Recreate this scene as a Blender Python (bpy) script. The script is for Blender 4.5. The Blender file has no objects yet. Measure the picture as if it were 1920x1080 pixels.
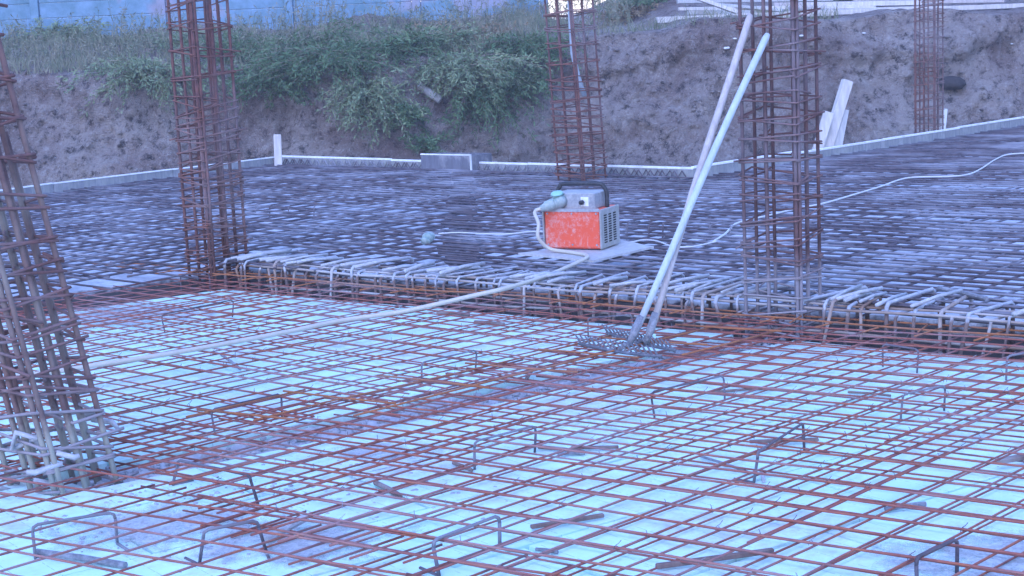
import bpy, math, random
from mathutils import Vector, noise
random.seed(7)
R = math.radians
S = bpy.context.scene
COL = S.collection
# ------------------------------------------------------------------ camera
F, PITCH, ROLL, CAMZ = 2850.0, 9.03, 2.6, 1.70
p, r = R(PITCH), R(ROLL)
FW = Vector((0, math.cos(p), -math.sin(p)))
R0 = Vector((1, 0, 0)); U0 = Vector((0, math.sin(p), math.cos(p)))
RT = R0*math.cos(r) - U0*math.sin(r)
UP = R0*math.sin(r) + U0*math.cos(r)
CP = Vector((0, 0, CAMZ))
cam = bpy.data.objects.new('camera', bpy.data.cameras.new('camera')); COL.objects.link(cam)
cam.data.sensor_width = 36; cam.data.lens = 36*F/1920
cam.data.clip_start = .05; cam.data.clip_end = 2000
from mathutils import Matrix
m3 = Matrix((RT, UP, -FW)).transposed()
cam.matrix_world = Matrix.Translation(CP) @ m3.to_4x4()
S.camera = cam
# ------------------------------------------------------------------ light
SUN_EL, SUN_ROT = 22, 200
w = bpy.data.worlds.new('World'); S.world = w; w.use_nodes = True
wn = w.node_tree.nodes; wl = w.node_tree.links
bg = wn['Background']; sky = wn.new('ShaderNodeTexSky'); sky.sky_type = 'NISHITA'
sky.sun_disc = False; sky.sun_elevation = R(SUN_EL); sky.sun_rotation = R(SUN_ROT)
sky.air_density = 1.6; sky.dust_density = .3; sky.ozone_density = 3.0
tint = wn.new('ShaderNodeMix'); tint.data_type = 'RGBA'; tint.blend_type = 'MULTIPLY'; tint.inputs[0].default_value = 1
tint.inputs[7].default_value = (.81, .85, 1.38, 1)      # sky tinted bluer to imitate the camera's white balance
wl.new(sky.outputs[0], tint.inputs[6]); wl.new(tint.outputs[2], bg.inputs[0]); bg.inputs[1].default_value = .15
sun = bpy.data.objects.new('sun', bpy.data.lights.new('sun', 'SUN')); COL.objects.link(sun)
sun.data.energy = .6; sun.data.angle = R(25); sun.data.color = (.50, .61, 1.0)
el, az = R(SUN_EL + 30), R(SUN_ROT)
sd = Vector((math.sin(az)*math.cos(el), math.cos(az)*math.cos(el), math.sin(el)))
sun.rotation_euler = sd.to_track_quat('Z', 'Y').to_euler()
S.view_settings.view_transform = 'Standard'; S.view_settings.look = 'None'
S.view_settings.exposure = 1.70; S.view_settings.gamma = 1
S.render.resolution_x = 1024; S.render.resolution_y = 576
S.cycles.max_bounces = 6

# ------------------------------------------------------------------ helpers
def ray(px, py):
    return FW + RT*((px-960)/F) + UP*((540-py)/F)
def G(px, py, z=0.0):                     # world point on the level z seen at photo pixel
    d = ray(px, py); t = (z-CAMZ)/d.z
    return CP + d*t
def D(px, py, y):                         # world point at distance y
    d = ray(px, py)
    return CP + d*(y/d.y)
def az(deg): return Vector((math.sin(R(deg)), math.cos(R(deg)), 0))

class Geo:
    def __init__(s): s.v = []; s.f = []
    def tube(s, pts, rad, n=6, caps=True):
        pts = [Vector(q) for q in pts]; k = len(pts); base = len(s.v)
        ref = None
        for i, q in enumerate(pts):
            if i == 0: t = pts[1]-q
            elif i == k-1: t = q-pts[i-1]
            else: t = (pts[i+1]-q).normalized() + (q-pts[i-1]).normalized()
            t = t.normalized() if t.length > 1e-9 else Vector((0, 0, 1))
            if ref is None:
                ref = Vector((0, 0, 1)) if abs(t.z) < .9 else Vector((1, 0, 0))
            u = (ref - t*ref.dot(t))
            if u.length < 1e-6: u = t.orthogonal()
            u.normalize(); ref = u; v = t.cross(u)
            rr = rad[i] if isinstance(rad, (list, tuple)) else rad
            for j in range(n):
                a = 2*math.pi*j/n
                s.v.append(q + u*(math.cos(a)*rr) + v*(math.sin(a)*rr))
        for i in range(k-1):
            for j in range(n):
                a = base+i*n+j; b = base+i*n+(j+1) % n
                s.f.append((a, b, b+n, a+n))
        if caps:
            s.f.append(tuple(base+j for j in reversed(range(n))))
            s.f.append(tuple(base+(k-1)*n+j for j in range(n)))
        return s
    def box(s, c, x, y, z, ch=0.0):       # centre, half-axis vectors
        c = Vector(c); b = len(s.v)
        if ch <= 0:
            for i in (-1, 1):
                for j in (-1, 1):
                    for k in (-1, 1): s.v.append(c+x*i+y*j+z*k)
            for f in ((0,1,3,2),(4,6,7,5),(0,4,5,1),(2,3,7,6),(0,2,6,4),(1,5,7,3)):
                s.f.append(tuple(b+q for q in f))
        else:                             # chamfered: eight-sided prism with inset ends
            lx, ly, lz = x.length, y.length, z.length
            cx, cy, cz = x*(1-ch/lx), y*(1-ch/ly), z*(1-ch/lz)
            rings = []
            for (sz, fx, fy, kx, ky) in ((-z, cx, cy, 1, 1), (-cz, x, y, 0, 0), (cz, x, y, 0, 0), (z, cx, cy, 1, 1)):
                ring = []
                if kx: loop = [(-fx-fy)]*2+[(fx-fy)]*2+[(fx+fy)]*2+[(-fx+fy)]*2
                else: loop = [-x-cy, -cx-y, cx-y, x-cy, x+cy, cx+y, -cx+y, -x+cy]
                if kx:
                    e = .999
                    loop = [-fx-fy*e, -fx*e-fy, fx*e-fy, fx-fy*e, fx+fy*e, fx*e+fy, -fx*e+fy, -fx+fy*e]
                for q in loop: ring.append(len(s.v)); s.v.append(c+q+sz)
                rings.append(ring)
            for a in range(3):
                for j in range(8):
                    k = (j+1) % 8
                    s.f.append((rings[a][j], rings[a][k], rings[a+1][k], rings[a+1][j]))
            s.f.append(tuple(reversed(rings[0]))); s.f.append(tuple(rings[3]))
        return s
    def prism(s, poly, z0, z1):
        b = len(s.v); n = len(poly)
        for q in poly: s.v.append(Vector((q[0], q[1], z0)))
        for q in poly: s.v.append(Vector((q[0], q[1], z1)))
        s.f.append(tuple(b+i for i in reversed(range(n)))); s.f.append(tuple(b+n+i for i in range(n)))
        for i in range(n):
            j = (i+1) % n; s.f.append((b+i, b+j, b+n+j, b+n+i))
        return s

def tag(o, label=None, cat=None, group=None, kind=None):
    if label: o['label'] = label
    if cat: o['category'] = cat
    if group: o['group'] = group
    if kind: o['kind'] = kind
    return o
def put(name, geo, mat, parent=None, smooth=False, origin=None):
    if parent is not None:
        o3 = parent.location.copy(); q_ = parent.parent
        while q_ is not None: o3 += q_.location; q_ = q_.parent
    elif origin is not None: o3 = Vector(origin)
    else: o3 = Vector((0, 0, 0))
    me = bpy.data.meshes.new(name)
    me.from_pydata([tuple(q-o3) for q in geo.v], [], geo.f)
    me.materials.append(mat)
    if smooth: me.polygons.foreach_set('use_smooth', [True]*len(me.polygons))
    me.update()
    o = bpy.data.objects.new(name, me); COL.objects.link(o)
    if parent is not None: o.parent = parent
    else: o.location = o3
    return o
def thing(name, loc, label, cat, group=None):
    o = bpy.data.objects.new(name, None); COL.objects.link(o)
    o.location = loc; o.empty_display_size = .2
    return tag(o, label, cat, group)

# ------------------------------------------------------------------ materials
class Mat:
    def __init__(s, name, rough=.8, metal=0.0, spec=.3):
        s.m = bpy.data.materials.new(name); s.m.use_nodes = True
        s.n = s.m.node_tree.nodes; s.l = s.m.node_tree.links
        s.b = s.n['Principled BSDF']; s.b.inputs['Roughness'].default_value = rough
        s.b.inputs['Metallic'].default_value = metal
        s.b.inputs['Specular IOR Level'].default_value = spec
        s.tc = s.n.new('ShaderNodeTexCoord')
        s.geo = s.n.new('ShaderNodeNewGeometry')
    def co(s): return s.geo.outputs['Position']
    def noise(s, scale, detail=4, rough=.6, vec=None, dist=0):
        t = s.n.new('ShaderNodeTexNoise'); t.inputs['Scale'].default_value = scale
        t.inputs['Detail'].default_value = detail; t.inputs['Roughness'].default_value = rough
        t.inputs['Distortion'].default_value = dist
        s.l.new(vec or s.co(), t.inputs['Vector']); return t.outputs['Fac']
    def ramp(s, fac, stops):
        t = s.n.new('ShaderNodeValToRGB'); e = t.color_ramp.elements
        while len(e) < len(stops): e.new(.5)
        for i, (q, c) in enumerate(stops):
            e[i].position = q; e[i].color = (c, c, c, 1) if not isinstance(c, tuple) else (*c, 1)
        s.l.new(fac, t.inputs['Fac']); return t.outputs['Color']
    def mix(s, fac, a, b, mode='MIX'):
        t = s.n.new('ShaderNodeMix'); t.data_type = 'RGBA'; t.blend_type = mode
        for sock, val in ((t.inputs[0], fac), (t.inputs[6], a), (t.inputs[7], b)):
            if isinstance(val, tuple): sock.default_value = (*val, 1)
            elif isinstance(val, (int, float)): sock.default_value = val
            else: s.l.new(val, sock)
        return t.outputs[2]
    def math(s, op, a, b=0.0):
        t = s.n.new('ShaderNodeMath'); t.operation = op
        for i, val in enumerate((a, b)):
            if isinstance(val, (int, float)): t.inputs[i].default_value = val
            else: s.l.new(val, t.inputs[i])
        return t.outputs[0]
    def sepz(s):
        t = s.n.new('ShaderNodeSeparateXYZ'); s.l.new(s.co(), t.inputs[0]); return t.outputs[2]
    def color(s, c):
        if isinstance(c, tuple): s.b.inputs['Base Color'].default_value = (*c, 1)
        else: s.l.new(c, s.b.inputs['Base Color'])
        return s
    def bump(s, h, st=.5, dist=.01):
        t = s.n.new('ShaderNodeBump'); t.inputs['Strength'].default_value = st
        t.inputs['Distance'].default_value = dist
        s.l.new(h, t.inputs['Height']); s.l.new(t.outputs[0], s.b.inputs['Normal']); return s

def rust(name, a, b, c, dust, dlo, dhi, scale=9, splash=None):
    m = Mat(name, .75, 0, .3)
    n1 = m.noise(scale, 5, .65); n2 = m.noise(scale*7, 3, .6); n3 = m.noise(1.3, 3, .6)
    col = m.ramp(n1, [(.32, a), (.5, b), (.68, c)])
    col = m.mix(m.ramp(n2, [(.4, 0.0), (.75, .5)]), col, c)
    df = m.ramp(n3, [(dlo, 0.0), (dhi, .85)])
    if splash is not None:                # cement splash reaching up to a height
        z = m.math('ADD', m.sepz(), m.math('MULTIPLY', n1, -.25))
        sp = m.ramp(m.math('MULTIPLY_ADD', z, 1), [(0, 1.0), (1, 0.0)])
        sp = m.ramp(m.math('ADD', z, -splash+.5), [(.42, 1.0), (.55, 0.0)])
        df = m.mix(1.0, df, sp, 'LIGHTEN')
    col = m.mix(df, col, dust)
    m.color(col); m.bump(n2, .6, .003)
    return m.m
CEM = (.50, .49, .47)
M_near = rust('near_rust', (.16, .06, .06), (.28, .09, .075), (.38, .12, .065), (.36, .27, .28), .48, .75)
M_orange = rust('orange_rust', (.20, .075, .045), (.33, .12, .055), (.42, .15, .055), (.36, .27, .25), .5, .8)
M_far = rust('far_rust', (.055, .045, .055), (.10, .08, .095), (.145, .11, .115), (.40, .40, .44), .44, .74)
M_col = rust('column_rust', (.05, .032, .035), (.10, .055, .055), (.16, .075, .065), (.26, .23, .25), .45, .75, 12, .30)
M_colB = rust('column_rust_clean', (.06, .035, .035), (.13, .06, .055), (.20, .08, .06), (.26, .22, .23), .5, .8, 12)
M_tieB = rust('stirrup_rust_clean', (.09, .05, .045), (.17, .08, .065), (.25, .10, .07), (.3, .26, .26), .5, .8, 11)
M_col1 = rust('old_column_rust', (.09, .05, .05), (.15, .09, .085), (.20, .11, .09), (.34, .32, .27), .45, .72, 12, .16)
M_tie = rust('stirrup_rust', (.08, .045, .045), (.15, .075, .07), (.22, .095, .075), (.3, .26, .27), .45, .75, 11, .28)
M_beam = rust('beam_rust', (.14, .08, .06), (.24, .13, .08), (.30, .2, .15), (.48, .46, .45), .38, .6)
def cement_mat(name, a, b, bs=.8):
    m = Mat(name, .9, 0, .2)
    n = m.noise(14, 6, .7); n2 = m.noise(90, 3, .7)
    col = m.mix(m.ramp(n, [(.3, 0.0), (.7, 1.0)]), a, b)
    m.color(col); m.bump(m.math('ADD', n, m.math('MULTIPLY', n2, .5)), bs, .01)
    return m.m
M_cem = cement_mat('dried_cement', (.34, .34, .35), (.58, .58, .60))
M_floor = cement_mat('cement_floor', (.46, .46, .47), (.68, .68, .69))
def bed_mat():
    m = Mat('slab_bed', .8, 0, .3)
    n = m.noise(2.2, 6, .65); n2 = m.noise(30, 4, .7)
    col = m.mix(m.ramp(n, [(.35, 0.0), (.65, 1.0)]), (.46, .47, .50), (.70, .72, .76))
    col = m.mix(m.ramp(n2, [(.5, 0.0), (.75, .5)]), col, (.25, .22, .22))
    return m.color(col).bump(n2, .4, .01).m
M_bed = bed_mat()
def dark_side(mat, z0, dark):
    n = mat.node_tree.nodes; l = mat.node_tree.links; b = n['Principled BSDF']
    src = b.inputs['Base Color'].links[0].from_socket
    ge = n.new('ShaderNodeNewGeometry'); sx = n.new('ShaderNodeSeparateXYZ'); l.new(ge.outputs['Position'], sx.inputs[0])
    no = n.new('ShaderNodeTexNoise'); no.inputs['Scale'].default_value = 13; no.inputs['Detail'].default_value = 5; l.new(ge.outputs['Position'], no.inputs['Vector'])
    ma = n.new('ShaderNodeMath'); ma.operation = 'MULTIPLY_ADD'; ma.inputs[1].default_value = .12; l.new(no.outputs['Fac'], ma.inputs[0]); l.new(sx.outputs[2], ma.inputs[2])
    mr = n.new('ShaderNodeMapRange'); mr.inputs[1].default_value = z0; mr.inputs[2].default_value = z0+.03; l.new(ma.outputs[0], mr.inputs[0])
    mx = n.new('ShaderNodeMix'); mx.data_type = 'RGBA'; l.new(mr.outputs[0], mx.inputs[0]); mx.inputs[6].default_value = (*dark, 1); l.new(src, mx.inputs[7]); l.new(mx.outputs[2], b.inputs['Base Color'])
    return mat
M_bed = dark_side(M_bed, .07, (.10, .09, .09))      # dark brown below the bed's top
M_hook = dark_side(cement_mat('cement_capped_bar', (.30, .30, .32), (.54, .55, .58), 1.0), .215, (.19, .13, .115))
M_trench = cement_mat('dark_trench', (.06, .05, .05), (.12, .10, .095))  # dark mottled brown for the trench floor
def spill_mat():
    m = Mat('thin_cement_skin', .9, 0, .2)
    n = m.noise(7, 7, .75); n2 = m.noise(60, 4, .7)
    v = m.n.new('ShaderNodeVectorMath'); v.operation = 'DISTANCE'; v.inputs[1].default_value = (.5, .5, .5)
    mp = m.n.new('ShaderNodeMapping'); mp.inputs['Scale'].default_value = (1, 1, 0); mp.inputs['Location'].default_value = (0, 0, .5)
    m.l.new(m.tc.outputs['Generated'], mp.inputs[0]); m.l.new(mp.outputs[0], v.inputs[0])
    a = m.math('SUBTRACT', m.math('ADD', n, m.math('MULTIPLY', n2, .25)), m.math('MULTIPLY', v.outputs['Value'], .75))
    m.l.new(m.ramp(a, [(.28, 0.0), (.5, .75)]), m.b.inputs['Alpha'])
    m.color(m.mix(m.ramp(n2, [(.4, 0.0), (.6, 1.0)]), (.46, .45, .46), (.68, .68, .70)))
    return m.bump(n2, .8, .01).m
M_spill = spill_mat()
def foam_mat():
    m = Mat('mint_foam', .55, 0, .4)
    n = m.noise(1.1, 5, .6); n2 = m.noise(7, 6, .75); n3 = m.noise(160, 2, .5)
    col = m.mix(m.ramp(n, [(.3, 0.0), (.7, 1.0)]), (.60, .92, .82), (.75, .96, .88))
    dirt = m.ramp(m.math('MULTIPLY', n, n2), [(.24, 0.0), (.40, .75)])
    col = m.mix(dirt, col, (.50, .49, .52))
    col = m.mix(m.ramp(m.noise(24, 3, .5), [(.70, 0.0), (.76, .7)]), col, (.22, .2, .22))
    # fine scored lines across each board
    wv = m.n.new('ShaderNodeTexWave'); wv.inputs['Scale'].default_value = 2.6
    wv.bands_direction = 'X'; mp = m.n.new('ShaderNodeMapping')
    mp.inputs['Rotation'].default_value = (0, 0, R(-38))
    m.l.new(m.co(), mp.inputs[0]); m.l.new(mp.outputs[0], wv.inputs[0])
    ln = m.ramp(wv.outputs['Fac'], [(.0, .55), (.004, 0.0)])
    ln = m.mix(1.0, ln, m.ramp(m.noise(40, 2), [(.45, 0.0), (.5, 1.0)]), 'MULTIPLY')
    col = m.mix(ln, col, (.18, .3, .34))
    return m.color(col).bump(n3, .15, .002).m
M_foam = foam_mat()
def soil_mat():
    m = Mat('soil', .95, 0, .15)
    n = m.noise(.55, 5, .6); n2 = m.noise(5.5, 9, .78); n3 = m.noise(34, 5, .75)
    col = m.mix(m.ramp(n, [(.35, 0.0), (.65, 1.0)]), (.29, .215, .195), (.50, .42, .38))
    col = m.mix(m.ramp(n2, [(.38, .9), (.49, 0.0), (.72, .0)]), col, (.055, .045, .05))
    col = m.mix(m.ramp(n2, [(.54, 0.0), (.66, .7)]), col, (.62, .58, .55))
    col = m.mix(m.ramp(m.noise(.8, 3, .6), [(.5, 0.0), (.62, .5)]), col, (.22, .14, .125))
    col = m.mix(m.ramp(n3, [(.57, 0.0), (.66, .8)]), col, (.58, .54, .52))
    z = m.sepz()                          # topsoil and dry turf above the cut
    top = m.ramp(m.math('ADD', m.math('MULTIPLY', n2, .25), m.math('MULTIPLY', z, .5)), [(1.0, 0.0), (1.06, .8)])
    col = m.mix(top, col, (.34, .31, .25))
    vo = m.n.new('ShaderNodeTexVoronoi'); vo.inputs['Scale'].default_value = 13; vo.inputs['Randomness'].default_value = 1
    vm = m.n.new('ShaderNodeMapping'); vm.inputs['Scale'].default_value = (1, 1, 1.5); m.l.new(m.co(), vm.inputs[0])
    va = m.n.new('ShaderNodeVectorMath'); va.operation = 'ADD'; nn = m.n.new('ShaderNodeTexNoise'); nn.inputs['Scale'].default_value = 6; nn.inputs['Detail'].default_value = 4
    m.l.new(m.co(), nn.inputs['Vector']); m.l.new(vm.outputs[0], va.inputs[0]); m.l.new(nn.outputs['Color'], va.inputs[1]); m.l.new(va.outputs[0], vo.inputs['Vector'])
    vd = vo.outputs['Distance']
    h = m.math('ADD', n2, m.math('ADD', m.math('MULTIPLY', n3, .6), m.math('MULTIPLY', vd, -.6)))
    return m.color(col).bump(h, 1.0, .09).m
M_soil = soil_mat()
def wood_mat(name, a, b, sc=3):
    m = Mat(name, .8, 0, .25)
    mp = m.n.new('ShaderNodeMapping'); mp.inputs['Scale'].default_value = (1, 1, .15)
    m.l.new(m.tc.outputs['Object'], mp.inputs[0])
    n = m.noise(sc*8, 6, .7, mp.outputs[0]); n2 = m.noise(6, 4)
    col = m.mix(m.ramp(n, [(.35, 0.0), (.65, 1.0)]), a, b)
    col = m.mix(m.ramp(n2, [(.5, 0.0), (.7, .5)]), col, (.42, .40, .39))
    return m.color(col).bump(n, .3, .004).m
M_handle = wood_mat('rake_handle_wood', (.40, .34, .32), (.54, .48, .46))
M_handle2 = wood_mat('bluish_handle', (.40, .46, .49), (.52, .57, .60))
M_plank = wood_mat('pale_plank', (.48, .43, .39), (.66, .61, .57))
M_ply = wood_mat('dusty_plywood', (.38, .37, .36), (.52, .51, .50))
M_form = wood_mat('formwork_panel', (.19, .19, .21), (.30, .30, .27))
M_dforms = wood_mat('dark_formwork', (.11, .11, .13), (.17, .17, .2))
M_edge = wood_mat('whitish_edge', (.72, .72, .72), (.85, .85, .85))
M_scrap = wood_mat('rusty_scrap', (.16, .10, .09), (.26, .17, .14))
def paint_mat(name, a, dust, lo, hi, rough=.5):
    m = Mat(name, rough, 0, .4)
    n = m.noise(9, 7, .72); n2 = m.noise(40, 5, .8); mp = m.n.new('ShaderNodeMapping')
    mp.inputs['Scale'].default_value = (1, 1, .25); m.l.new(m.tc.outputs['Object'], mp.inputs[0])
    n3 = m.noise(30, 5, .7, mp.outputs[0])
    f = m.ramp(m.math('MULTIPLY', m.math('ADD', n, n2), .5), [(lo, 0.0), (hi, .8)])
    f = m.mix(1.0, f, m.ramp(n3, [(.56, 0.0), (.7, .55)]), 'LIGHTEN')
    return m.color(m.mix(f, a, dust)).bump(n2, .2, .003).m
M_red = paint_mat('chipped_orange_paint', (.78, .10, .045), (.62, .45, .42), .5, .66)
M_grey = paint_mat('dusty_grey_metal', (.26, .27, .29), (.5, .5, .5), .42, .62)
M_side = paint_mat('grey_side_panel', (.30, .30, .27), (.44, .44, .46), .45, .65)
M_black = paint_mat('dusty_black_rubber', (.03, .03, .035), (.16, .16, .18), .5, .8)
M_slot = Mat('dark_slot', .9).color((.012, .012, .015)).m
M_plug = paint_mat('plug_plastic', (.20, .30, .28), (.5, .52, .5), .4, .6)
M_lid = paint_mat('plug_lid_plastic', (.30, .55, .48), (.5, .6, .56), .5, .7)
M_hose = paint_mat('dusty_cream_rubber', (.50, .45, .36), (.58, .55, .5), .4, .65)
M_cable = paint_mat('white_cable', (.62, .62, .62), (.5, .5, .5), .5, .7)
M_pvc = Mat('grey_plastic_pipe', .5).color((.42, .48, .52)).m
M_rakeM = paint_mat('cement_caked_steel', (.15, .15, .17), (.4, .4, .42), .45, .65)
M_tine = paint_mat('dark_rake_steel', (.11, .11, .13), (.36, .36, .39), .5, .75)
M_litter = Mat('white_litter', .6).color((.75, .75, .75)).m
M_dark = cement_mat('dark_lump', (.03, .025, .03), (.07, .06, .06))
def fence_mat():
    m = Mat('fence_concrete', .85, 0, .2)
    n = m.noise(3, 6, .7); n2 = m.noise(25, 4, .7)
    col = m.mix(m.ramp(n, [(.35, 0.0), (.65, 1.0)]), (.12, .22, .27), (.21, .33, .46))
    col = m.mix(m.ramp(m.noise(.9, 3), [(.58, 0.0), (.66, .35)]), col, (.5, .3, .34))
    return m.color(col).bump(n2, .5, .01).m
M_fence = fence_mat()
def leaf_mat(name, a, b):
    m = Mat(name, .7, 0, .25)
    n = m.noise(3.5, 4, .6)
    m.color(m.mix(m.ramp(n, [(.35, 0.0), (.65, 1.0)]), a, b))
    m.b.inputs['Subsurface Weight'].default_value = 0
    return m.m
M_leaf = leaf_mat('green_leaves', (.06, .12, .055), (.14, .22, .10))
M_leaf2 = leaf_mat('pale_green_leaves', (.14, .20, .10), (.27, .33, .18))
M_twig = leaf_mat('dry_twigs', (.16, .12, .09), (.30, .25, .18))
M_dry = leaf_mat('dry_leaves', (.22, .15, .09), (.32, .24, .14))
M_grass = leaf_mat('dry_grass', (.10, .14, .08), (.30, .27, .19))

# ------------------------------------------------------------------ layout
def v2(q): return Vector((q[0], q[1], 0))
C1 = v2(G(125, 905, 0)); C4 = v2(G(1468, 565, .19)); C2 = v2(G(408, 489, .19)); C3 = v2(G(1092, 337, .19)); C5 = v2(G(1742, 256, .19))
dirA = (C4-C1).normalized(); dirB = (C2-C4).normalized()
C0 = C1 + (C2-C4)
ZT, ZB = .10, .018                         # near mats, top and bottom layer
FT, FB, FBED = .19, .10, .05               # far slab mats and bed
E = [G(-420, 418, .27), G(100, 345, .27), G(516, 295, .27), G(1300, 318, .27), G(1920, 222, .27), G(2500, 135, .27)]
E = [v2(q) for q in E]
nA = Vector((-dirA.y, dirA.x, 0)); nB = Vector((dirB.y, -dirB.x, 0))   # nA: left of A; nB: far side of B
if nB.y < 0: nB = -nB
if nA.x > 0: nA = -nA
beamF = C4 - nB*.20                        # front line of the beam between C2 and C4

# ground and pit floor
def bank_y(x):
    return 23.6 + .22*max(0, x-3) + .35*math.sin(x*.55+1) + .25*math.sin(x*1.3)
def lip_z(x):
    t = min(1, max(0, (x+1)/4.0)); return 1.62*(1-t) + 1.92*t
def bank_mesh():
    g = Geo(); xs = []; x = -60.0
    while x < 60:
        xs.append(x); x += .045 if -10.5 < x < 11.5 else 1.2
    prof = [(-7.0, -1.32), (-2.5, -1.3)]
    N = 74
    for i in range(N+1): prof.append(('f', i/N))
    tops = [.08, .2, .35, .5, .75, 1.0, 1.3, 1.7, 2.1, 2.6, 3.2, 4, 5, 7, 10, 16, 30, 60, 140, 500, 1500]
    for t in tops: prof.append(('t', t))
    W = len(prof)
    for x in xs:
        by = bank_y(x); lz = lip_z(x) + .07*math.sin(x*2.1)+.05*noise.noise(Vector((x*1.7, 0, 3)))
        slope = 1.25 + .5*noise.noise(Vector((x*.25, 5, 0)))
        for q in prof:
            if q[0] == 'f':
                t = q[1]; z = -1.3+(lz+1.3)*t
                y = by - .9*(1-t)**2.2*1.6 + slope*t*.55
                P = Vector((x, y, z)); amp = min(1, t*6)*(.55+.45*min(1, (1-t)*5))
                d = noise.fractal(P*Vector((.9, .9, 1)).x, 1.0, 2.2, 4)*.22
                d += noise.fractal(Vector((x*3.2, y*2, z*2.2)), .9, 2.1, 4)*.10
                d += abs(noise.noise(Vector((x*8, y*4, z*7))))*.10+noise.noise(Vector((x*2.6, 3, z*.7)))*.10
                d += .16*max(0, math.sin(z*5.2+2.5*noise.noise(Vector((x*.6, 0, z)))))*t
                g.v.append(Vector((x, y-d*amp, z+.05*noise.noise(Vector((x*6, z*6, 1)))*amp)))
            elif q[0] == 't':
                t = q[1]; y = by + slope*.55 + t
                rise = (.62 if x < 0 else .62*max(0, 1-x/2.2))*min(1, t/3.2)
                if x > 1.5: rise = .05*min(1, t/2)+1.0*min(1, max(0, (t-4.2)/3.5))*min(1, (x-1.5)/2)
                n = noise.fractal(Vector((x*.9, y*.9, 7)), 1, 2, 4)*.07*min(1, 10/t) + abs(noise.noise(Vector((x*5, y*5, 1))))*.05*min(1, 6/t)
                g.v.append(Vector((x, y, lz+rise+n)))
            else:
                g.v.append(Vector((x, by+q[0], q[1])))
    for i in range(len(xs)-1):
        for j in range(W-1):
            a = i*W+j; g.f.append((a, a+W, a+W+1, a+1))
    return g
tag(put('earth_bank', bank_mesh(), M_soil, smooth=True), kind='structure')
g = Geo(); g.v = [Vector(q) for q in ((-900, -900, -1.36), (900, -900, -1.36), (900, 20, -1.36), (-900, 20, -1.36))]; g.f = [(0, 1, 2, 3)]
tag(put('ground', g, M_soil), kind='structure')

# far slab bed with its edge
farpoly = [C0-dirA*6, C2+nB*.22+nA*0, ]
pF0 = C2 - dirA*9 + dirB*.3; pF1 = C2 + dirB*.2 + nB*.50
pF2 = C4 + nB*.50 - dirB*9
farpoly = [pF0, pF1, pF2, Vector((16, 12, 0)), E[5], E[4], E[3], E[2], E[1], E[0]]
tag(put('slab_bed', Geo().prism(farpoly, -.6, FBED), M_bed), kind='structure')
# near floor: cement screed under everything near
nf = [Vector((-14, -3, 0)), Vector((14, -3, 0)), Vector((14, 14, 0)), Vector((-14, 16, 0))]
nf = [C2-dirA*11+dirB*.19+nB*.1, C2+dirB*.19-nB*.15, C4-nB*.16-dirB*10, Vector((6, -4, 0)), Vector((-12, -4, 0))]
tag(put('cement_floor', Geo().prism(nf, -.5, -.085), M_floor), kind='structure')
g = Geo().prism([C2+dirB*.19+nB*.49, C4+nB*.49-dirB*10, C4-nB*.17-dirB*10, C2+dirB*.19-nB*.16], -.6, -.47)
tag(put('trench_floor', g, M_trench), kind='structure')

sw = HS_ = .165
g = Geo(); NS = 120
for i in range(NS+1):
    for j in range(7):
        q = C1.lerp(C4, .03+.93*i/NS)+nA*(HS_*(j/3-1))
        g.v.append(Vector((q.x, q.y, -.035+.022*noise.fractal(Vector((q.x*7, q.y*7, 2)), 1, 2, 3))))
for i in range(NS):
    for j in range(6):
        a = i*7+j; g.f.append((a, a+1, a+8, a+7))
tag(put('cement_strip', g, M_floor, smooth=True), kind='structure')
# ------------------------------------------------------------------ foam boards
def clip(poly, a, n):                      # keep side where (q-a).n > 0
    out = []
    for i in range(len(poly)):
        q, s = poly[i], poly[(i+1) % len(poly)]
        dq, ds = (q-a).dot(n), (s-a).dot(n)
        if dq >= 0: out.append(q)
        if (dq >= 0) != (ds >= 0): out.append(q+(s-q)*(dq/(dq-ds)))
    return out
def area(pl):
    return abs(sum(pl[i].x*pl[(i+1) % len(pl)].y-pl[(i+1) % len(pl)].x*pl[i].y for i in range(len(pl))))/2
def foam_bay(org, u, v, nu, nv, clips, skip=()):
    for i in range(nu):
        for j in range(nv):
            a = org + u*(i*1.25+(j % 2)*.4) + v*(j*.6)
            gp = .004+random.random()*.006
            pl = [a+u*gp+v*gp, a+u*(1.25-gp)+v*gp, a+u*(1.25-gp)+v*(.6-gp), a+u*gp+v*(.6-gp)]
            for (ca, cn) in clips: pl = clip(pl, ca, cn) if len(pl) > 2 else pl
            if len(pl) < 3 or area(pl) < .05: continue
            c = sum(pl, Vector((0, 0, 0)))/len(pl)
            if c.y < 1.5 or abs(c.x) > c.y*.5+1.6: continue
            dz = random.uniform(-.004, .003)
            o = put('foam_board', Geo().prism(pl, -.083, dz), M_foam, origin=c)
            tag(o, 'pale mint insulation board lying flat under the rebar mats', 'foam board', 'mint foam boards under the near mats')
u, v = dirA, nA
HS = .17                                   # half width of the strips between bays
foam_bay(C1 + nA*HS - u*6, u, v, 12, 9, [(C1+nA*HS, nA), (C4-nB*.14, -nB), (C2-dirA*0-nA*.22, -nA), (C1-nB*.0, nB)])
foam_bay(C1 - nA*HS - u*7 - v*6.6, u, v, 14, 11, [(C1-nA*HS, -nA), (C4-nB*.15, -nB), (C1+nB*.0, nB)])
foam_bay(C1 - nB*6 - u*1 - v*6, u, v, 8, 21, [(C1-nB*.0, -nB)])

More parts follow.
